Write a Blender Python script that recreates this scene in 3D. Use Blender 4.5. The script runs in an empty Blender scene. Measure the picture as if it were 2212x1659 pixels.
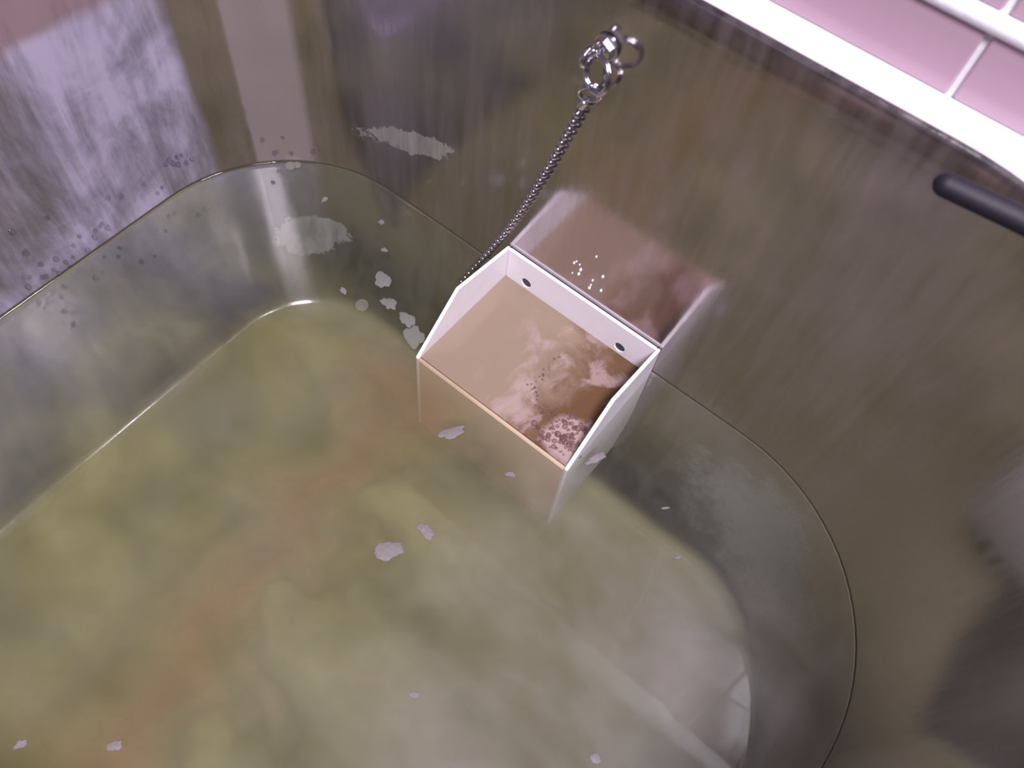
import bpy, bmesh, math, random
from mathutils import Vector, Matrix, noise
random.seed(7)
PI = math.pi
S = bpy.context.scene
COL = S.collection

# ------------------------------------------------------------------ camera
RM = ((0.7795, 0.5741, -0.2504), (0.6212, -0.6575, 0.4264), (0.0802, -0.4879, -0.8692))   # world = RM @ (right, down, forward)
CAM = Vector((0.1575, -0.1649, 0.3792))
FPX, CX, CY = 1800.0, 1106.0, 829.5
cam = bpy.data.cameras.new('camera'); cam.sensor_width = 36; cam.lens = 36*FPX/2212; cam.clip_start = .005
co = bpy.data.objects.new('camera', cam); COL.objects.link(co)
m3 = Matrix(RM) @ Matrix(((1,0,0),(0,-1,0),(0,0,-1)))
q = m3.to_quaternion(); q.normalize()
co.matrix_world = Matrix.Translation(CAM) @ q.to_matrix().to_4x4()
S.camera = co
cam.dof.use_dof = True; cam.dof.focus_distance = .43; cam.dof.aperture_fstop = 13
S.view_settings.view_transform = 'Standard'; S.view_settings.look = 'None'
S.cycles.max_bounces = 7; S.cycles.diffuse_bounces = 3; S.cycles.glossy_bounces = 4; S.cycles.volume_bounces = 0; S.cycles.transparent_max_bounces = 8
S.view_settings.gamma = 1; S.view_settings.exposure = 0.40

def ray(px, py):
    return (Matrix(RM) @ Vector(((px-CX)/FPX, (py-CY)/FPX, 1))).normalized()
def onz(px, py, z=0):
    r = ray(px, py); return CAM + r*((z-CAM.z)/r.z)
def ony(px, py, y):
    r = ray(px, py); return CAM + r*((y-CAM.y)/r.y)
def onx(px, py, x):
    r = ray(px, py); return CAM + r*((x-CAM.x)/r.x)

# ------------------------------------------------------------------ light
wd = bpy.data.worlds.new('world'); S.world = wd; wd.use_nodes = True
wd.node_tree.nodes['Background'].inputs[0].default_value = (.62,.58,.72,1)
wd.node_tree.nodes['Background'].inputs[1].default_value = .16
def area(name, loc, target, sx, sy, power, col):
    l = bpy.data.lights.new(name, 'AREA'); l.shape = 'RECTANGLE'; l.size = sx; l.size_y = sy; l.energy = power; l.color = col
    o = bpy.data.objects.new(name, l); COL.objects.link(o); o.location = loc
    o.rotation_euler = (Vector(target)-Vector(loc)).to_track_quat('-Z', 'Y').to_euler()
    return o
area('ceiling_lamp', (.42,-.50,1.10), (.0,-.02,0), .22, .22, 13.0, (.97,.90,1))
area('tile_wall_light', (.30,-.02,.72), (.10,.06,.1), .12, .05, 1.3, (.93,.90,1))

# ------------------------------------------------------------------ helpers
def prop(o, label=None, cat=None, group=None, kind=None):
    if label: o['label'] = label
    if cat: o['category'] = cat
    if group: o['group'] = group
    if kind: o['kind'] = kind
    return o
def obj(name, bm, mats, parent=None, smooth=True, angle=40):
    me = bpy.data.meshes.new(name); bm.normal_update(); bm.to_mesh(me); bm.free()
    for m in (mats if isinstance(mats, (list, tuple)) else [mats]): me.materials.append(m)
    if smooth:
        me.shade_smooth()
        if angle: me.set_sharp_from_angle(angle=math.radians(angle))
    o = bpy.data.objects.new(name, me); COL.objects.link(o)
    if parent: o.parent = parent
    return o
def empty(name, loc=(0,0,0)):
    o = bpy.data.objects.new(name, None); COL.objects.link(o); o.location = loc; o.empty_display_size = .01
    return o
def box(bm, a, b, mat=0, bevel=0):
    ctr = [(a[i]+b[i])/2 for i in range(3)]
    r = bmesh.ops.create_cube(bm, size=1, matrix=Matrix.Translation(ctr) @ Matrix.Diagonal((b[0]-a[0], b[1]-a[1], b[2]-a[2], 1)))
    fs = {f for v in r['verts'] for f in v.link_faces}
    for f in fs: f.material_index = mat
    if bevel:
        es = {e for v in r['verts'] for e in v.link_edges}
        rb = bmesh.ops.bevel(bm, geom=list(es), offset=bevel, segments=2, affect='EDGES', profile=.5)
        for f in rb['faces']: f.material_index = mat
def tube(bm, pts, r, seg=12, closed=False, caps=True):
    pts = [Vector(p) for p in pts]; n = len(pts); rings = []
    rr = r if isinstance(r, (list, tuple)) else [r]*n
    up = None
    for i, p in enumerate(pts):
        if closed: t = (pts[(i+1) % n]-pts[i-1]).normalized()
        else: t = (pts[min(i+1, n-1)]-pts[max(i-1, 0)]).normalized()
        if up is None:
            up = Vector((0,0,1)) if abs(t.z) < .9 else Vector((1,0,0))
        up = (up - t*up.dot(t)).normalized(); s = t.cross(up)
        rings.append([bm.verts.new(p + (up*math.cos(2*PI*k/seg) + s*math.sin(2*PI*k/seg))*rr[i]) for k in range(seg)])
    for i in range(n if closed else n-1):
        A, B = rings[i], rings[(i+1) % n]
        for k in range(seg): bm.faces.new((A[k], A[(k+1) % seg], B[(k+1) % seg], B[k]))
    if caps and not closed:
        bm.faces.new(rings[0][::-1]); bm.faces.new(rings[-1])
def sphere(bm, c, r, u=16, v=10, sc=(1,1,1), rot=None):
    M = Matrix.Translation(c) @ (rot.to_matrix().to_4x4() if rot else Matrix.Identity(4)) @ Matrix.Diagonal((*sc, 1))
    bmesh.ops.create_uvsphere(bm, u_segments=u, v_segments=v, radius=r, matrix=M)

class NT:
    def __init__(s, name):
        s.m = bpy.data.materials.new(name); s.m.use_nodes = True; s.t = s.m.node_tree; s.t.nodes.clear()
        s.out = s.n('ShaderNodeOutputMaterial')
    def n(s, typ, **kw):
        nd = s.t.nodes.new(typ)
        for k, v in kw.items():
            if k[0] == '_': setattr(nd, k[1:], v)
            else:
                key = int(k[1:]) if k[0] == 'i' and k[1:].isdigit() else k.replace('_', ' ')
                i = nd.inputs[key]
                if hasattr(v, 'is_linked') or hasattr(v, 'links'): s.t.links.new(v, i)
                else: i.default_value = v
        return nd
    def pos(s): return s.n('ShaderNodeNewGeometry').outputs['Position']
    def mapped(s, scale=(1,1,1), loc=(0,0,0), rot=(0,0,0), src=None):
        return s.n('ShaderNodeMapping', Vector=src or s.pos(), Scale=scale, Location=loc, Rotation=rot).outputs[0]
    def noise(s, vec, scale, detail=4, rough=.55, dist=0):
        return s.n('ShaderNodeTexNoise', Vector=vec, Scale=scale, Detail=detail, Roughness=rough, Distortion=dist).outputs[0]
    def ramp(s, f, stops):
        r = s.n('ShaderNodeValToRGB', Fac=f); e = r.color_ramp.elements
        while len(e) < len(stops): e.new(.5)
        for el, (p, c) in zip(e, stops):
            el.position = p; el.color = (*c, 1) if not isinstance(c, (int, float)) else (c, c, c, 1)
        return r.outputs[0]
    def mr(s, v, a, b, c=0, d=1, smooth=True):
        return s.n('ShaderNodeMapRange', _interpolation_type='SMOOTHSTEP' if smooth else 'LINEAR', i0=v, i1=a, i2=b, i3=c, i4=d).outputs[0]
    def mix(s, f, a, b):
        nd = s.n('ShaderNodeMix', _data_type='RGBA')
        for i, v in ((0, f), (6, a), (7, b)):
            if hasattr(v, 'links'): s.t.links.new(v, nd.inputs[i])
            else: nd.inputs[i].default_value = v if i == 0 else (*v, 1)
        return nd.outputs[2]
    def math(s, op, a, b=0):
        return s.n('ShaderNodeMath', _operation=op, i0=a, i1=b).outputs[0]
    def xyz(s): return s.n('ShaderNodeSeparateXYZ', Vector=s.pos()).outputs
    def surf(s, sh): s.t.links.new(sh, s.out.inputs['Surface']); return s.m
def simple(name, col, rough=.5, metal=0, coat=0, bump=None):
    k = NT(name)
    b = k.n('ShaderNodeBsdfPrincipled', Roughness=rough, Metallic=metal, Coat_Weight=coat)
    n = k.noise(k.pos(), 60, 3)
    k.t.links.new(k.mix(n, [c*.92 for c in col], [min(1, c*1.06) for c in col]), b.inputs['Base Color'])
    if bump:
        h = k.noise(k.pos(), bump[0], 4)
        k.t.links.new(k.n('ShaderNodeBump', Height=h, Strength=bump[1], Distance=.001).outputs[0], b.inputs['Normal'])
    return k.surf(b.outputs[0])

# ------------------------------------------------------------------ materials
def steel_mat():
    k = NT('stained_steel'); p = k.xyz()
    streak = k.noise(k.mapped((1,1,.16)), 46, 6, .65, .4)
    blotch = k.noise(k.mapped((1,1,.6), (3,1,2)), 14, 5, .6, .6)
    big = k.noise(k.mapped((1,1,.75), (1,4,2)), 17, 5, .6, .5)
    fine = k.noise(k.mapped((1,1,.10)), 260, 4, .6)
    grain = k.noise(k.mapped((1,1,.09)), 120, 5, .6, .2)
    # limescale: heaviest on the left wall above water, thin film elsewhere
    left = k.mr(k.math('ADD', p[0], k.math('MULTIPLY', k.math('SUBTRACT', streak, .5), .006)), -.1685, -.1712)
    lime = k.math('MULTIPLY', left, k.ramp(k.math('ADD', k.math('MULTIPLY', streak, .45), k.math('MULTIPLY', big, .55)), [(.40, .42), (.56, .95)]))
    film = k.math('MULTIPLY', k.math('MULTIPLY', k.ramp(k.math('ADD', k.math('MULTIPLY', blotch, .5), k.math('MULTIPLY', grain, .5)), [(.44, .10), (.56, 1.)]), .22), k.mr(p[0], .235, .205, .15, 1))
    under = k.mr(p[2], .001, -.002)
    floor = k.mr(k.math('ADD', p[2], k.math('MULTIPLY', k.math('SUBTRACT', blotch, .5), .004)), -.0905, -.0985)
    # reflection of the pale left wall painted down the curved corner
    band = k.math('MULTIPLY', k.mr(k.math('ADD', p[0], k.math('MULTIPLY', k.math('SUBTRACT', blotch, .5), .004)), -.1600, -.1580), k.mr(p[0], -.1300, -.1375))
    band = k.math('MULTIPLY', band, k.mr(p[1], .0, .01))
    # dark reflection painted low on the left wall, brown room reflection above it
    # light patch painted on the back left corner, above and below the water line
    st = k.math('ADD', k.noise(k.pos(), 70, 5, .7), k.math('MULTIPLY', blotch, .3))
    def blob(c, r, sz, hi=1.06, lo=.90):
        v = k.n('ShaderNodeVectorMath', _operation='SUBTRACT', i0=k.pos(), i1=c).outputs[0]
        if r:
            sx = k.n('ShaderNodeSeparateXYZ', Vector=v).outputs
            v = k.n('ShaderNodeCombineXYZ', X=sx[0], Y=sx[1], Z=k.math('SUBTRACT', sx[2], k.math('MULTIPLY', sx[0], r))).outputs[0]
        v = k.n('ShaderNodeVectorMath', _operation='MULTIPLY', i0=v, i1=(1/sz[0], 1/sz[1], 1/sz[2])).outputs[0]
        d = k.n('ShaderNodeVectorMath', _operation='LENGTH', i0=v).outputs['Value']
        return k.mr(k.math('ADD', d, k.math('MULTIPLY', k.math('SUBTRACT', st, .65), 1.7)), hi, lo)
    lit_patch = k.math('MAXIMUM', blob(tuple(LIT_A), .42, (.034,.03,.0085)), blob(tuple(LIT_B), 0, (.026,.03,.013)))
    dark_reflect = blob(tuple(wall_hit(30, 1050)), 0, (.05,.030,.028))
    meniscus = k.math('MULTIPLY', k.mr(p[2], -.0006, .0003), k.mr(p[2], .0030, .0018))  # dark meniscus edge painted along the waterline
    fac = k.math('MAXIMUM', k.math('MAXIMUM', lime, film), k.math('MULTIPLY', lit_patch, k.mr(grain, .3, .7, .35, .7)))
    fac = k.math('MAXIMUM', fac, k.math('MULTIPLY', under, k.math('MAXIMUM', k.math('MAXIMUM', k.mr(k.math('MULTIPLY', k.mr(blotch, .42, .60), k.mr(p[2], -.055, -.035)), 0, 1, .05, .20), k.math('MULTIPLY', blob(tuple(wall_hit(1650, 1130)), 0, (.050,.06,.034), 1.5, .35), .75)), k.mr(p[0], -.115, -.165, 0, .85))))  # right-hand blob paints a bright reflection on the underwater wall
    fac = k.math('MAXIMUM', fac, k.math('MULTIPLY', floor, .92))
    fac = k.math('MAXIMUM', fac, k.math('MULTIPLY', meniscus, .9))
    fac = k.math('MAXIMUM', fac, k.math('MULTIPLY', band, .42))
    fac = k.math('MAXIMUM', fac, k.math('MULTIPLY', dark_reflect, .9))
    # colours of the deposits and the painted reflections
    limec = k.mix(k.ramp(k.math('ADD', k.math('MULTIPLY', streak, .5), k.math('MULTIPLY', big, .5)), [(.38, 0), (.60, 1)]), (.15,.14,.19), (.46,.41,.55))
    olive = k.mix(k.ramp(blotch, [(.35, 0), (.65, 1)]), (.26,.245,.15), (.44,.43,.36))
    c = k.mix(left, k.mix(blotch, (.21,.16,.155), (.30,.24,.245)), limec)
    c = k.mix(band, c, (.42,.35,.38))
    room_reflect = k.math('MULTIPLY', left, k.mr(k.math('ADD', p[2], k.math('MULTIPLY', k.math('SUBTRACT', blotch, .5), .02)), .121, .129))
    c = k.mix(k.math('MULTIPLY', room_reflect, .85), c, (.26,.17,.17))
    c = k.mix(under, c, k.mix(blotch, (.32,.31,.27), (.47,.48,.51)))
    fl = k.noise(k.mapped((1,1,1), (1.3,2.2,0)), 12, 4, .55, .3)
    floorc = k.mix(k.ramp(fl, [(.3, 0), (.68, 1)]), (.49,.44,.16), (.73,.68,.49))
    c = k.mix(k.math('MULTIPLY', under, k.mr(p[0], -.10, -.15)), c, k.mix(k.ramp(blotch, [(.38, 0), (.62, 1)]), (.20,.20,.26), (.38,.365,.46)))
    c = k.mix(floor, c, floorc)
    c = k.mix(lit_patch, c, k.mix(under, (.40,.38,.36), (.60,.62,.64)))
    c = k.mix(dark_reflect, c, (.09,.11,.06))
    c = k.mix(k.math('MULTIPLY', meniscus, .9), c, (.06,.045,.04))
    base = k.mix(streak, (.50,.45,.465), (.60,.555,.58))
    met = k.n('ShaderNodeBsdfPrincipled', Metallic=1.0)
    k.t.links.new(base, met.inputs['Base Color'])
    k.t.links.new(k.mr(fine, .3, .7, .10, .17), met.inputs['Roughness'])
    bp = k.n('ShaderNodeBump', Height=k.math('ADD', k.math('MULTIPLY', fine, .3), streak), Strength=.06, Distance=.001).outputs[0]
    k.t.links.new(bp, met.inputs['Normal'])
    dif = k.n('ShaderNodeBsdfPrincipled', Roughness=.45)
    k.t.links.new(c, dif.inputs['Base Color']); k.t.links.new(bp, dif.inputs['Normal'])
    mx = k.n('ShaderNodeMixShader', Fac=fac)
    k.t.links.new(met.outputs[0], mx.inputs[1]); k.t.links.new(dif.outputs[0], mx.inputs[2])
    return k.surf(mx.outputs[0])

def water_mat():
    k = NT('murky_water')
    tr = k.n('ShaderNodeBsdfTransparent', Color=(.98,.985,.96,1))
    bp = k.n('ShaderNodeBump', Height=k.noise(k.pos(), 26, 2), Strength=.05, Distance=.002).outputs[0]
    gl = k.n('ShaderNodeBsdfGlossy', Roughness=.03, Normal=bp)
    fr = k.n('ShaderNodeFresnel', IOR=1.33, Normal=bp).outputs[0]
    # thin dirty film drifting on the surface
    p = k.xyz()
    w = k.noise(k.mapped((1,1.5,1), (0,0,0), (0,0,.9)), 13, 3, .5, .3)
    w2 = k.noise(k.mapped((1,1,1), (5,2,0)), 38, 4, .6, .3)
    near = k.mr(p[1], .035, -.02)
    # brown plume washing out of the box over the front lip, drifting away from the wall
    s_ = k.math('ADD', k.math('MULTIPLY', p[0], PLN[0]), k.math('MULTIPLY', p[1], PLN[1]))
    s_ = k.math('ADD', k.math('SUBTRACT', s_, PLC), k.math('MULTIPLY', k.math('SUBTRACT', w, .5), .12))
    plume = k.math('MULTIPLY', k.mr(k.math('ABSOLUTE', s_), .045, .0), near)
    f = k.math('MULTIPLY', k.ramp(w, [(.36, .0), (.66, 1.)]), near)
    f = k.math('MULTIPLY', k.math('MAXIMUM', k.math('MULTIPLY', f, .26), k.math('MULTIPLY', plume, .40)), k.mr(w2, .25, .75, .65, 1))
    f = k.math('ADD', f, .02)
    right = k.mr(p[0], .04, .16)  # greyer to the right: pale reflected light put into the film colour
    fc = k.mix(right, k.mix(plume, (.40,.385,.16), (.31,.21,.11)), (.44,.41,.42))
    df = k.n('ShaderNodeBsdfDiffuse'); k.t.links.new(fc, df.inputs['Color'])
    topside = k.mr(p[2], -.0004, -.0001, 0, 1, False)
    f = k.math('MULTIPLY', f, topside); fr = k.math('MULTIPLY', fr, topside)
    trc = k.mix(topside, (1,1,1), (.98,.985,.96)); k.t.links.new(trc, tr.inputs['Color'])
    a = k.n('ShaderNodeMixShader', Fac=f); k.t.links.new(tr.outputs[0], a.inputs[1]); k.t.links.new(df.outputs[0], a.inputs[2])
    b = k.n('ShaderNodeMixShader', Fac=fr); k.t.links.new(a.outputs[0], b.inputs[1]); k.t.links.new(gl.outputs[0], b.inputs[2])
    v = k.n('ShaderNodeVolumePrincipled', Color=(.48,.47,.33,1), Density=7.0, Anisotropy=.3)
    k.t.links.new(v.outputs[0], k.out.inputs['Volume'])
    return k.surf(b.outputs[0])

def tan_water_mat():
    k = NT('tan_milky_water'); p = k.xyz()
    n = k.noise(k.mapped((1,1.4,1), (0,0,0), (0,0,.7)), 34, 6, .62, .5)
    x = k.mr(k.math('ADD', p[0], k.math('MULTIPLY', k.math('SUBTRACT', n, .5), .07)), .045, .085)
    c = k.mix(x, (.30,.225,.165), (.14,.075,.04))
    froth = k.math('MULTIPLY', k.ramp(k.noise(k.mapped((1.3,1,1), (2,5,0)), 46, 5, .6, .5), [(.50, 0), (.62, 1)]), k.mr(p[0], .02, .05))
    v = k.n('ShaderNodeVectorMath', _operation='SUBTRACT', i0=k.pos(), i1=tuple(onz(1228, 950, 0))).outputs[0]
    d = k.math('ADD', k.n('ShaderNodeVectorMath', _operation='LENGTH', i0=v).outputs['Value'], k.math('MULTIPLY', k.math('SUBTRACT', n, .5), .022))
    froth = k.math('MAXIMUM', froth, k.math('MULTIPLY', k.mr(d, .017, .011), 1.4))
    c = k.mix(k.math('MULTIPLY', froth, .6), c, (.46,.34,.33))
    b = k.n('ShaderNodeBsdfPrincipled', Roughness=.12, IOR=1.33)
    k.t.links.new(c, b.inputs['Base Color'])
    return k.surf(b.outputs[0])

def tile_mat():
    k = NT('pink_glazed_tile')
    c = k.mix(k.noise(k.pos(), 12, 4), (.46,.30,.38), (.56,.38,.47))
    b = k.n('ShaderNodeBsdfPrincipled', Roughness=.22, Coat_Weight=.3); k.t.links.new(c, b.inputs['Base Color'])
    return k.surf(b.outputs[0])

def bubble_mat():
    k = NT('bubble_film')
    lw = k.n('ShaderNodeLayerWeight', Blend=.35).outputs['Facing']
    f = k.ramp(lw, [(.30, .08), (.75, .9)])
    tr = k.n('ShaderNodeBsdfTransparent'); g = k.n('ShaderNodeBsdfPrincipled', Base_Color=(.62,.62,.58,1), Roughness=.1)
    mx = k.n('ShaderNodeMixShader', Fac=f); k.t.links.new(tr.outputs[0], mx.inputs[1]); k.t.links.new(g.outputs[0], mx.inputs[2])
    return k.surf(mx.outputs[0])
def foam_mat():
    k = NT('foam_bubble')
    lw = k.n('ShaderNodeLayerWeight', Blend=.4).outputs['Facing']
    f = k.ramp(lw, [(.15, .22), (.45, .85)])
    tr = k.n('ShaderNodeBsdfTransparent', Color=(.9,.8,.78,1)); g = k.n('ShaderNodeBsdfPrincipled', Base_Color=(.24,.16,.16,1), Roughness=.15)
    mx = k.n('ShaderNodeMixShader', Fac=f); k.t.links.new(tr.outputs[0], mx.inputs[1]); k.t.links.new(g.outputs[0], mx.inputs[2])
    return k.surf(mx.outputs[0])
def drop_mat():
    k = NT('water_drop')
    b = k.n('ShaderNodeBsdfGlass', Color=(.95,.95,1,1), IOR=1.33, Roughness=0)
    return k.surf(b.outputs[0])

WX0, WX1, WY0, WY1 = -.1757, .2655, -.330, .0762
def inside(x, y):
    if x <= WX0 or x >= WX1 or y >= WY1 or y <= WY0: return False
    if x < WX0+.09 and y > WY1-.09: return (x-WX0-.09)**2 + (y-WY1+.09)**2 < .09**2
    if x > WX1-.108 and y > WY1-.108: return (x-WX1+.108)**2 + (y-WY1+.108)**2 < .108**2
    return True
def wall_hit(px, py):
    r = ray(px, py); t = .1
    while t < .9:
        Q = CAM + r*t
        if not inside(Q.x, Q.y): return Q
        t += .0004
LIT_A = ony(875, 305, .076)
_a, _b = onz(880, 860), onz(420, 1420)
_d = (_b-_a).normalized(); PLN = (-_d.y, _d.x); PLC = _a.x*PLN[0] + _a.y*PLN[1]
LIT_B = wall_hit(690, 490)
M_STEEL = steel_mat(); M_WATER = water_mat(); M_TAN = tan_water_mat(); M_TILE = tile_mat()
M_FOAM = foam_mat(); M_BUB = bubble_mat(); M_DROP = drop_mat()
M_WHITE = simple('white_plastic', (.88,.85,.90), .38, bump=(90,.05))
M_STAINED = simple('tan_stained_plastic', (.70,.53,.42), .4)
M_GROUT = simple('white_grout', (.86,.84,.88), .8, bump=(300,.3))
M_CHROME = simple('chain_chrome', (.72,.70,.74), .16, 1)
M_BLACK = simple('black_plastic', (.008,.006,.014), .62)
M_SCRAP = simple('pale_food_scrap', (.20,.175,.175), .6, bump=(500,.4))
M_SCUM = simple('grey_scum', (.19,.19,.19), .7, bump=(500,.4))
M_LEDGE = simple('white_enamel', (.74,.70,.79), .3)
M_DARK = simple('hole_shade_dark', (.06,.055,.075), .6)
M_PAINT = simple('room_paint', (.30,.27,.30), .8)

# ------------------------------------------------------------------ sink
NC, NS = 20, 14
def rrect(x0, x1, y0, y1, rl, rr, rf=.09):
    """counter-clockwise outline: back-left radius rl, back-right rr, front corners rf"""
    P = []
    cs = [((x1-rr, y1-rr), rr, 0), ((x0+rl, y1-rl), rl, 90), ((x0+rf, y0+rf), rf, 180), ((x1-rf, y0+rf), rf, 270)]
    for i, ((cx, cy), r, a0) in enumerate(cs):
        for j in range(NC+1):
            a = math.radians(a0 + 90*j/NC); P.append(Vector((cx + r*math.cos(a), cy + r*math.sin(a))))
        (nx, ny), nr, na = cs[(i+1) % 4]
        e = Vector((nx + nr*math.cos(math.radians(na)), ny + nr*math.sin(math.radians(na))))
        s = P[-1].copy()
        for j in range(1, NS): P.append(s.lerp(e, j/NS))
    return P
WALL = rrect(WX0, WX1, WY0, WY1, .090, .108)
FLOOR_Z = -.100
FLOOR = rrect(-.128, .252, -.300, .038, .055, .075, .06)
def basin_levels(eps=0.0, top=.203):
    def shrink(P): return rrect(WX0+eps, WX1-eps, WY0+eps, WY1-eps, .090-eps, .108-eps) if eps else P
    W = shrink(WALL); L = []
    zs = [.203, .19, .15, .10, .05, .02, .006, .003, .001, 0, -.001, -.004, -.02, -.04]
    zs = [z for z in zs if z > -.03]
    for z in zs:
        if z <= top: L.append([Vector((p.x, p.y, z)) for p in W])
    zf = FLOOR_Z + eps
    prof = [(0, -.030), (.015, -.038), (.05, -.047), (.12, -.056), (.22, -.065), (.40, -.0785), (.62, -.0915), (.74, -.0963), (.86, -.0990), (1.0, -.1000)]
    for i in range(len(prof)-1):
        for j in range(3):
            c0, z0 = prof[i]; c1, z1 = prof[i+1]; t = (j+1)/3 if i else (j+1)/3
            c = c0+(c1-c0)*t; z = max(z0+(z1-z0)*t, zf)
            L.append([Vector((W[k].x + (FLOOR[k].x-W[k].x)*c, W[k].y + (FLOOR[k].y-W[k].y)*c, z - (0 if z > zf else 0))) for k in range(len(W))])
    return L
def sink():
    bm = bmesh.new()
    # rolled lip, then flat ledge outwards
    L = basin_levels()
    lip = []
    for dz, off in ((-.0, 0), (.0012, .0006), (.0018, .002)):
        lip.append([Vector((p.x, p.y, .203+dz)) for p in rrect(WX0-off, WX1+off, WY0-off, WY1+off, .090+off, .108+off)])
    L = [lip[2], lip[1]] + L
    R = [[bm.verts.new(p) for p in ring] for ring in L]
    n = len(R[0])
    for a, b in zip(R, R[1:]):
        for k in range(n): bm.faces.new((a[k], a[(k+1) % n], b[(k+1) % n], b[k]))
    bm.faces.new(R[-1])
    for f in bm.faces: f.normal_flip()
    o = obj('sink_basin', bm, M_STEEL, angle=60)
    bmn = bmesh.new(); bmn.from_mesh(o.data); bmesh.ops.recalc_face_normals(bmn, faces=bmn.faces)
    # normals should face inwards
    f = max(bmn.faces, key=lambda f: f.calc_area())
    if f.normal.z < 0: bmesh.ops.reverse_faces(bmn, faces=bmn.faces)
    bmn.to_mesh(o.data); bmn.free()
    return prop(o, 'deep stained stainless steel sink basin with rounded corners, half full of murky water', 'sink')
SINK = sink()

# ledge round the basin, one continuous worktop ring
def ledge():
    bm = bmesh.new(); off = .002
    inn = rrect(WX0-off, WX1+off, WY0-off, WY1+off, .090+off, .108+off)
    X0, X1, Y0, Y1 = -.75, .85, -.40, .0895
    a = [bm.verts.new((p.x, p.y, .2048)) for p in inn]; b = []
    for p in inn:   # push each point out to the rectangle
        c = Vector(((WX0+WX1)/2, (WY0+WY1)/2)); d = p-c
        t = min((X1-c.x)/d.x if d.x > 1e-6 else 1e9, (X0-c.x)/d.x if d.x < -1e-6 else 1e9, (Y1-c.y)/d.y if d.y > 1e-6 else 1e9, (Y0-c.y)/d.y if d.y < -1e-6 else 1e9)
        qv = c + d*t; b.append(bm.verts.new((qv.x, qv.y, .2048)))
    n = len(a)
    lo = [bm.verts.new((v.co.x, v.co.y, .175)) for v in b]
    for k in range(n):
        bm.faces.new((a[k], b[k], b[(k+1) % n], a[(k+1) % n]))
        bm.faces.new((b[k], lo[k], lo[(k+1) % n], b[(k+1) % n]))
    bmesh.ops.recalc_face_normals(bm, faces=bm.faces)
    o = obj('sink_ledge', bm, M_LEDGE, SINK, smooth=False)
    o['label'] = 'bright white ledge round the basin'
ledge()

# ------------------------------------------------------------------ back wall: tiles over a splash board
def wall_back():
    bm = bmesh.new()
    box(bm, (-1.0,.0915,.10), (1.2,.14,1.9), 0)
    g = .0022; tx = .10
    rows = [(.2075, .2308)] + [(.2372 + i*.10, .2372 + i*.10 + .0965) for i in range(4)]
    for z0, z1 in rows:
        for i in range(-7, 9):
            x0 = .1471 + i*tx + g/2
            box(bm, (x0, .0898, z0), (x0 + tx - g, .0925, z1), 1, .0008)
    o = obj('wall_back', bm, [M_GROUT, M_TILE], smooth=False); prop(o, kind='structure')
    bm = bmesh.new()
    pts = [(-.8 + i*.05, .0892, .2056) for i in range(34)]
    tube(bm, pts, .0022, 10)
    prop(obj('trim_1', bm, M_GROUT), kind='structure')
    bm = bmesh.new(); tube(bm, [(-.8 + i*.05, .0900, .2340) for i in range(34)], .0031, 10)
    prop(obj('trim_2', bm, M_GROUT), kind='structure')
wall_back()

# ------------------------------------------------------------------ water
def water():
    bm = bmesh.new(); e = .0004
    L = basin_levels(e, -.0005)
    def o_(d, z): return [Vector((p.x, p.y, z)) for p in rrect(WX0+d, WX1-d, WY0+d, WY1-d, .090-d, .108-d)]
    tops = [o_(.0040, 0), o_(.0024, .00015), o_(.0014, .0005), o_(.0004, .0013)]
    R = [[bm.verts.new(p) for p in r] for r in tops + L]
    n = len(R[0]); bm.faces.new(R[0])
    for a, b in zip(R, R[1:]):
        for k in range(n): bm.faces.new((a[k], b[k], b[(k+1) % n], a[(k+1) % n]))
    bm.faces.new(R[-1][::-1])
    bmesh.ops.recalc_face_normals(bm, faces=bm.faces)
    prop(obj('sink_water', bm, M_WATER, angle=50), 'murky greenish brown water filling the steel sink around the white box', 'water', kind='stuff')
water()

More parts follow.
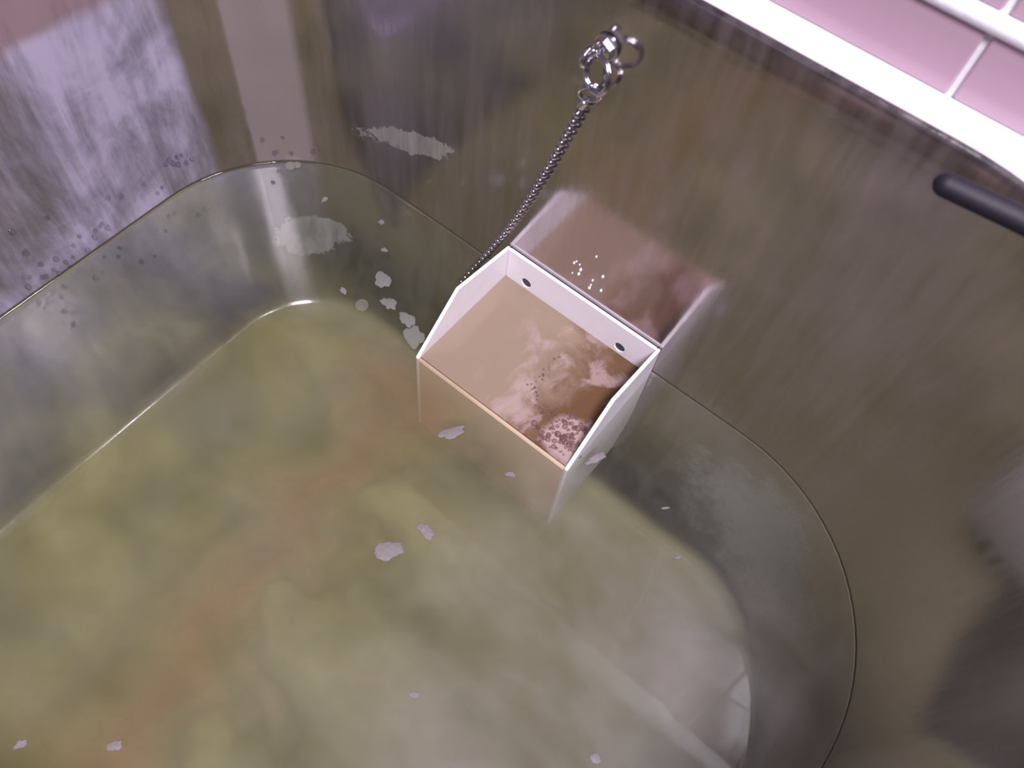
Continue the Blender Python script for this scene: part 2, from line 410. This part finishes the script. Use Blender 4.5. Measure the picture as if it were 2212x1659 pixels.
# ------------------------------------------------------------------ white box
BX0, BX1, BY0, BY1, BZ0 = -.0002, .1002, .0000, .0757, -.075
T = .0020
def plastic_box():
    root = empty('plastic_box', (.05,.037,BZ0))
    prop(root, 'white open-topped plastic box sitting in the sink water against the steel wall', 'box')
    off = root.location
    def part(name, bm, mat=M_WHITE):
        bmesh.ops.translate(bm, verts=bm.verts, vec=-off)
        bmesh.ops.recalc_face_normals(bm, faces=bm.faces)
        es = [e for e in bm.edges if len(e.link_faces) == 2 and e.calc_face_angle(0) > .9]
        bmesh.ops.bevel(bm, geom=es, offset=.00045, segments=2, affect='EDGES')
        return obj(name, bm, mat, root, angle=35)
    prof = [(BY0, BZ0), (BY0, .0006), (.0318, .0302), (BY1, .0236), (BY1, BZ0)]
    for x0, x1 in ((BX0, BX0+T), (BX1-T, BX1)):
        bm = bmesh.new()
        a = [bm.verts.new((x0, y, z)) for y, z in prof]; b = [bm.verts.new((x1, y, z)) for y, z in prof]
        bm.faces.new(a); bm.faces.new(b[::-1])
        for k in range(5): bm.faces.new((a[k], b[k], b[(k+1) % 5], a[(k+1) % 5]))
        part('side_panel', bm)
    bm = bmesh.new(); box(bm, (BX0+T, BY0, BZ0), (BX1-T, BY0+T, -.0004)); part('front_panel', bm, M_STAINED).__setitem__('label', 'tan stained front lip and panel')
    bm = bmesh.new(); box(bm, (BX0+T, BY0+T, BZ0), (BX1-T, BY1-T, BZ0+T)); part('bottom_panel', bm)
    # back panel with two round holes
    bm = bmesh.new()
    x0, x1, z0, z1 = BX0+T, BX1-T, BZ0, .0236
    holes = [(.0158, .0055, .0030), (.0795, .0058, .0030)]
    def grid(y):
        vs = {}
        loops = []
        for hx, hz, hr in holes:
            loops.append([bm.verts.new((hx + hr*math.cos(2*PI*k/20), y, hz + hr*math.sin(2*PI*k/20))) for k in range(20)])
        outer = [bm.verts.new((x, y, z)) for x, z in ((x0,z0),(x1,z0),(x1,z1),(x0,z1))]
        es = []
        for lp in loops + [outer]:
            for i in range(len(lp)): es.append(bm.edges.new((lp[i], lp[(i+1) % len(lp)])))
        bmesh.ops.triangle_fill(bm, edges=es, use_beauty=True)
        return loops, outer
    l1, o1 = grid(BY1-T); l2, o2 = grid(BY1)
    for a, b in list(zip(l1, l2)) + [(o1, o2)]:
        n = len(a)
        for k in range(n): bm.faces.new((a[k], a[(k+1) % n], b[(k+1) % n], b[k]))
    part('back_panel', bm)
    for hx, hz, hr in holes:  # dark discs added for the shade inside the holes
        bm = bmesh.new()
        M = Matrix.Translation((hx, BY1-.0008, hz)) @ Matrix.Rotation(PI/2, 4, 'X')
        bmesh.ops.create_cone(bm, cap_ends=True, segments=24, radius1=hr-.00005, radius2=hr-.00005, depth=.0012, matrix=M)
        bmesh.ops.translate(bm, verts=bm.verts, vec=-off)
        obj('hole_shade', bm, M_DARK, root)['label'] = 'dark disc added for the shade in the round hole'
plastic_box()
bm = bmesh.new(); box(bm, (BX0+T+.0001, BY0+T+.0001, BZ0+T+.0002), (BX1-T-.0001, BY1-T-.0001, .0004))
prop(obj('box_water', bm, M_TAN, smooth=False), 'milky tan dirty water filling the white plastic box to its front lip', 'water', kind='stuff')

# foam on the tan water
def foam():
    bm = bmesh.new()
    for i in range(110):
        a = random.random()
        px = random.gauss(1222, 30); py = random.gauss(940, 26)
        p = onz(px, py, .0006)
        if not (.004 < p.x < BX1-T-.002 and BY0+T+.001 < p.y < .07): continue
        r = random.choice([.0006,.0008,.001,.0013,.0017]) * random.uniform(.7, 1.1)
        sphere(bm, (p.x, p.y, .0004), r, 12, 8, (1,1,.7))
    for px, py, r in ((1217,948,.0021),(1196,965,.0014),(1240,925,.0014),(1262,930,.0013),(1250,985,.0014),(1228,915,.0012)):
        p = onz(px, py, .0004); sphere(bm, p, r, 14, 8, (1,1,.6))
    for i in range(45):   # trail of fine froth
        t = random.random(); px = 1215 - 60*math.sin(t*PI) + random.gauss(0, 8); py = 770 + t*140 + random.gauss(0, 6)
        p = onz(px, py, .0004); sphere(bm, p, random.uniform(.0003,.0008), 8, 6, (1,1,.6))
    prop(obj('foam', bm, M_FOAM), 'pale froth of tiny bubbles in the near right corner of the box', 'foam', kind='stuff')
foam()

# ------------------------------------------------------------------ plug chain
def ring_pts(c, r, n1, n2, n=36, a0=0, a1=2*PI, pitch=0):
    n1 = Vector(n1).normalized(); n2 = Vector(n2); n2 = (n2 - n1*n2.dot(n1)).normalized(); n3 = n1.cross(n2)
    return [Vector(c) + (n1*math.cos(a0+(a1-a0)*i/n) + n2*math.sin(a0+(a1-a0)*i/n))*r + n3*pitch*(i/n-.5) for i in range(n+1)]
def chain():
    root = empty('plug_chain', (.0415,.0758,.170)); off = root.location
    prop(root, 'shiny ball chain hanging down the steel wall from a ringed fitting beside the white box', 'chain')
    def part(name, bm, mat=M_CHROME):
        bmesh.ops.translate(bm, verts=bm.verts, vec=-off); bmesh.ops.recalc_face_normals(bm, faces=bm.faces)
        return obj(name, bm, mat, root)
    Y = .0715
    pix = [(757,632),(709,725),(661,810),(595,931),(530,1041),(468,1145),(407,1240),(347,1328),(286,1410),(223,1484),(168,1552),(130,1593)]
    path = []
    for i, (a, b) in enumerate(pix):
        path.append(ony(a/3.071+1000, b/3.071+40, Y + .002*i/11))
    path.append(path[-1] + Vector((-.006,-.001,-.014)))
    path.append(path[-1] + Vector((-.006,-.004,-.016)))
    path = [path[0]] + path[1:]
    # resample
    seglen = [(path[i+1]-path[i]).length for i in range(len(path)-1)]; tot = sum(seglen)
    def at(s):
        for i, l in enumerate(seglen):
            if s <= l or i == len(seglen)-1: return path[i].lerp(path[i+1], min(1, s/l))
            s -= l
    pitch = .0051; s = 0; first = None; pts = []
    while s < tot: pts.append(at(s)); s += pitch
    for p in pts:
        if first is None:
            bm = bmesh.new(); sphere(bm, (0,0,0), .00190, 16, 12)
            first = obj('bead', bm, M_CHROME, root); first.location = p-off
        else:
            c = first.copy(); COL.objects.link(c); c.parent = root; c.location = p-off
    bm = bmesh.new(); tube(bm, pts, .0004, 8); part('link_wire', bm)
    # connector clip above the first bead
    a = pts[0]; e = ony(1262, 222, .0695)
    b2 = ony(1282, 205, .0690)
    bm = bmesh.new(); d = (b2-e).normalized()
    sphere(bm, a.lerp(e, .75), .0019, 14, 10)
    tube(bm, [e-d*.0035, e-d*.003, e+d*.002, e+d*.0025], [.0012,.0019,.0019,.0012], 14)
    part('connector', bm)
    # small split ring (edge-on) and the larger split ring
    def px3(px, py, y): return ony(px, py, y)
    v = (px3(1285,186,.068)-px3(1268,199,.068)).normalized()
    c1 = (px3(1285,186,.0685)+px3(1268,199,.0685))/2
    bm = bmesh.new()
    cm = c1 + Vector((0,0,-.002))
    tube(bm, ring_pts(cm, .0045, v, (0,-.35,1), 60, 0, 4*PI, .0022), .00062, 8); part('split_ring', bm)
    # large ring passes through the hook eye
    cen = px3(1290,163,.0672)
    bm = bmesh.new()
    n1 = (px3(1322,158,.0655)-px3(1258,168,.0690)).normalized()
    tube(bm, ring_pts(cen, .0070, n1, (0,.12,1), 72, 0, 4*PI, .0021), .00085, 10); part('split_ring', bm)
    # wall fitting: washer, hex nut, post and curled eye
    base = ony(1312, 100, .0760); 
    tip = ony(1290, 112, .0640)
    ax = Vector((0,-1,0)).normalized()
    bm = bmesh.new()
    def disc(c, r, dpt, seg):
        Mx = Matrix.Translation(c) @ Matrix.Rotation(PI/2, 4, 'X')
        bmesh.ops.create_cone(bm, cap_ends=True, segments=seg, radius1=r, radius2=r*.96, depth=dpt, matrix=Mx)
    disc(base + ax*.0008, .0056, .0012, 28); part('washer', bm)
    bm = bmesh.new(); disc(base + ax*.0030, .0046, .0030, 6); part('hex_nut', bm)
    bm = bmesh.new()
    h0 = base + ax*.0040
    he = h0 + ax*.0020 + Vector((-.0020,0,-.0008))
    eye = ring_pts(he + Vector((-.0012,-.0022,-.0012)), .0031, (0,1,.1), (0,0,-1), 28, PI*.0, 1.75*PI)
    tube(bm, [h0, h0.lerp(eye[0], .5)] + eye, .0015, 12); part('eye_hook', bm)
chain()

# ------------------------------------------------------------------ black handle
def handle():
    a = onz(2018, 387, .2105); b = onz(2212, 478, .2105)
    d = (b-a).normalized(); L = .30
    bm = bmesh.new(); n = 24; pts = []; rr = []
    r = .0036
    for i in range(9):
        t = i/8*PI/2; pts.append(a + d*r*(1-math.cos(t))*1.0); rr.append(max(.0003, r*math.sin(t)))
    for i in range(1, n): pts.append(a + d*(r + L*i/n)); rr.append(r*(1+.25*i/n))
    tube(bm, pts, rr, 20)
    # flatten slightly
    prop(obj('utensil_handle', bm, M_BLACK), 'black rounded plastic handle poking over the sink below the white ledge', 'handle')
handle()

# ------------------------------------------------------------------ drops on the steel
def drops():
    spots = [(62,600),(98,595),(113,583),(128,588),(142,568),(155,555),(157,528),(172,510),(202,512),(214,488),(229,492),(262,424),(232,424),(357,356),(390,333),(384,356),(312,400),(365,345),(372,350),(60,620),(85,572),(205,498),(350,406),
             (340,415),(378,340),(412,342),(103,470),(218,484),(88,600),(48,598),(26,502),(55,545),(120,560),(188,540),(150,575),(400,350)]
    under = [(355,500),(427,462),(258,536),(255,552),(303,563),(332,553),(365,467),(378,461),(225,556),(205,600),(218,586),(140,620),(440,452),(470,440)]
    right = [(565,300),(600,325),(592,330),(612,298),(630,330),(677,327),(785,280),(815,300),(838,309),(858,318)]
    src = None
    for lst, kind in ((spots, 0), (under, 1), (right, 2)):
        for i, (px, py) in enumerate(lst):
            px += random.uniform(-2, 2); py += random.uniform(-2, 2)
            # intersect with the wall outline by marching
            P = wall_hit(px, py)
            if P is None: continue
            if src is None:
                bm = bmesh.new(); sphere(bm, (0,0,0), .0010, 12, 8, (1,1,1.35)); src = obj('water_droplet', bm, M_DROP); o = src
            else: o = src.copy(); COL.objects.link(o)
            o.location = P; s = random.uniform(.9, 1.6); o.scale = (s, s, s)
            g = ('small round droplet clinging to the limescaled steel wall just above the waterline', 'droplets on the limescaled wall') if kind == 0 else \
                ('small air bubble stuck to the limescaled steel wall just under the waterline', 'bubbles on the wall under water') if kind == 1 else \
                ('small droplet on the dark curved back corner of the sink above the water', 'droplets on the dark back corner')
            prop(o, g[0], 'droplet' if kind != 1 else 'bubble', g[1])
            if kind == 1: o.name = 'air_bubble'
drops()
# droplets on the wall just behind the box, glint painted in white
def sparkle():
    src = None
    for px, py in ((1245,565),(1252,572),(1254,583),(1240,568),(1250,592),(1288,555),(1302,598),(1280,606),(1276,616),(1298,628),(1273,622),(1236,590)):
        P = ony(px, py, WY1-.0002)
        if src is None:
            bm = bmesh.new(); sphere(bm, (0,0,0), .0007, 12, 8, (1,.8,1.5)); src = obj('water_droplet', bm, M_GLINTDROP); o = src
        else: o = src.copy(); COL.objects.link(o)
        o.location = P; s = random.uniform(.6, 1.2); o.scale = (s, s, s)
        prop(o, 'tiny droplet with painted white glint on the steel wall right behind the white box', 'droplet', 'glinting droplets behind the box')
M_GLINTDROP = simple('white_glint_drop', (.95,.93,.97), .25)  # glint put into the colour as plain near-white
sparkle()

# ------------------------------------------------------------------ scraps and bubbles on the water
def scrap(px, py, lpx, wpx, ang, label, name='food_scrap', cat='food scrap', z=-.0002, mat=None, group=None, seed=0, th=.0006):
    c = onz(px, py, z); e = onz(px+lpx*math.cos(ang), py+lpx*math.sin(ang), z); w = onz(px-wpx*math.sin(ang), py+wpx*math.cos(ang), z)
    u = (e-c)/2; v = (w-c)/2
    rnd = random.Random(seed); n = 44; bm = bmesh.new()
    ph = [rnd.uniform(0, 6.28) for _ in range(4)]; am = [.14, .12, .12, .10]
    sd = Vector((seed*7.3, seed*3.1, 0))
    def rad(a): return 1 + .42*noise.fractal(sd + Vector((math.cos(a), math.sin(a), 0))*1.1, .9, 2.1, 4)
    layers = []
    for f, zz in ((1, 0), (.95, th*.5), (.88, th*.7)):
        layers.append([bm.verts.new(u*math.cos(2*PI*k/n)*rad(2*PI*k/n)*f + v*math.sin(2*PI*k/n)*rad(2*PI*k/n)*f + Vector((0,0,zz))) for k in range(n)])
    bot = [bm.verts.new(vv.co + Vector((0,0,-th*.7))) for vv in layers[0]]
    L = [bot] + layers
    for a, b in zip(L, L[1:]):
        for k in range(n): bm.faces.new((a[k], a[(k+1) % n], b[(k+1) % n], b[k]))
    bm.faces.new(L[-1]); bm.faces.new(L[0][::-1])
    bmesh.ops.recalc_face_normals(bm, faces=bm.faces)
    o = obj(name, bm, mat or M_SCRAP); o.location = c
    return prop(o, label, cat, group)
scrap(838, 1188, 66, 44, -.2, 'largest pale pinkish scrap floating in the open murky water', seed=3)
scrap(920, 1148, 46, 26, .6, 'ragged grey scrap floating beside the largest pale scrap', seed=5)
scrap(1288, 990, 50, 15, -.45, 'long pale sliver added for a reflection at the near right corner of the white box', seed=8)  # scrap shape added for a leaf-like reflection on the water
scrap(975, 935, 54, 26, -.3, 'pale fragment floating in front of the front lip of the box', seed=9)
scrap(248, 1612, 40, 22, -.3, 'round pale scrap near the bottom edge of the murky water', seed=11)
scrap(45, 1608, 30, 16, -.5, 'small pale scrap in the far corner of the murky water farthest from the box', seed=12)
scrap(742, 628, 18, 11, .9, 'small white crumb floating next to the ring shaped bubble', seed=13)
scrap(702, 431, 14, 9, -.6, 'tiny white crumb above the pale light patch near the back corner', seed=14)
scrap(1102, 1025, 24, 12, .2, 'little pale crumb over the sunken front face of the box', seed=15)
scrap(1464, 1205, 20, 6, -.2, 'thin white fleck on the water above the dark band beside the box', seed=17)
scrap(1436, 1098, 18, 5, -.1, 'thin pale fleck on the water between the box and the round corner', seed=18)
scrap(1286, 1638, 26, 22, .3, 'greenish white blob beside the bright reflection in the water', seed=19)
scrap(895, 1502, 26, 16, .1, 'faint pale scrap drifting over the middle of the sink floor', seed=21, z=-.004)
# scum clots on the water left of the box
for px, py, l, w, a, s, lab in ((826,603,34,36,.2,31,'grey scum clot highest up the row beside the box'),(842,655,36,24,.5,32,'middle grey scum clot in the row beside the box'),(880,690,40,30,.8,33,'grey scum clot just above the largest one by the box'),
                        (893,728,46,44,1.2,34,'largest grey scum clot touching the left side of the box'),(829,540,14,10,0,35,'tiny grey scum clot above the row of clots by the box'),(824,480,14,10,0,36,'tiny pale speck of scum nearest the back waterline')):
    scrap(px, py, l, w, a, lab, 'scum_clot', 'scum', -.0004, M_SCUM, 'scum clots beside the box', s, .0005)
def bubble(px, py, r, label, z=0, group=None):
    p = onz(px, py, z); bm = bmesh.new(); sphere(bm, (0,0,0), r, 24, 14, (1,1,.62))
    o = obj('surface_bubble', bm, M_BUB); o.location = p; prop(o, label, 'bubble', group)
bubble(782, 659, .0034, 'clear ring shaped bubble floating beside the small white crumb')
bubble(627, 358, .0028, 'larger of two bubbles touching the waterline in the back corner')
bubble(642, 356, .0022, 'smaller of two bubbles touching the waterline in the back corner')
bubble(990, 694, .0026, 'clear bubble on the tan water against the left panel of the box', .0004)
bubble(1137, 640, .0018, 'tiny bubble on the tan water under the left round hole', .0004)

# ------------------------------------------------------------------ room around
bm = bmesh.new(); box(bm, (-1.6,-2.2,1.9), (1.8,.14,1.95)); prop(obj('ceiling', bm, M_PAINT, smooth=False), kind='structure')
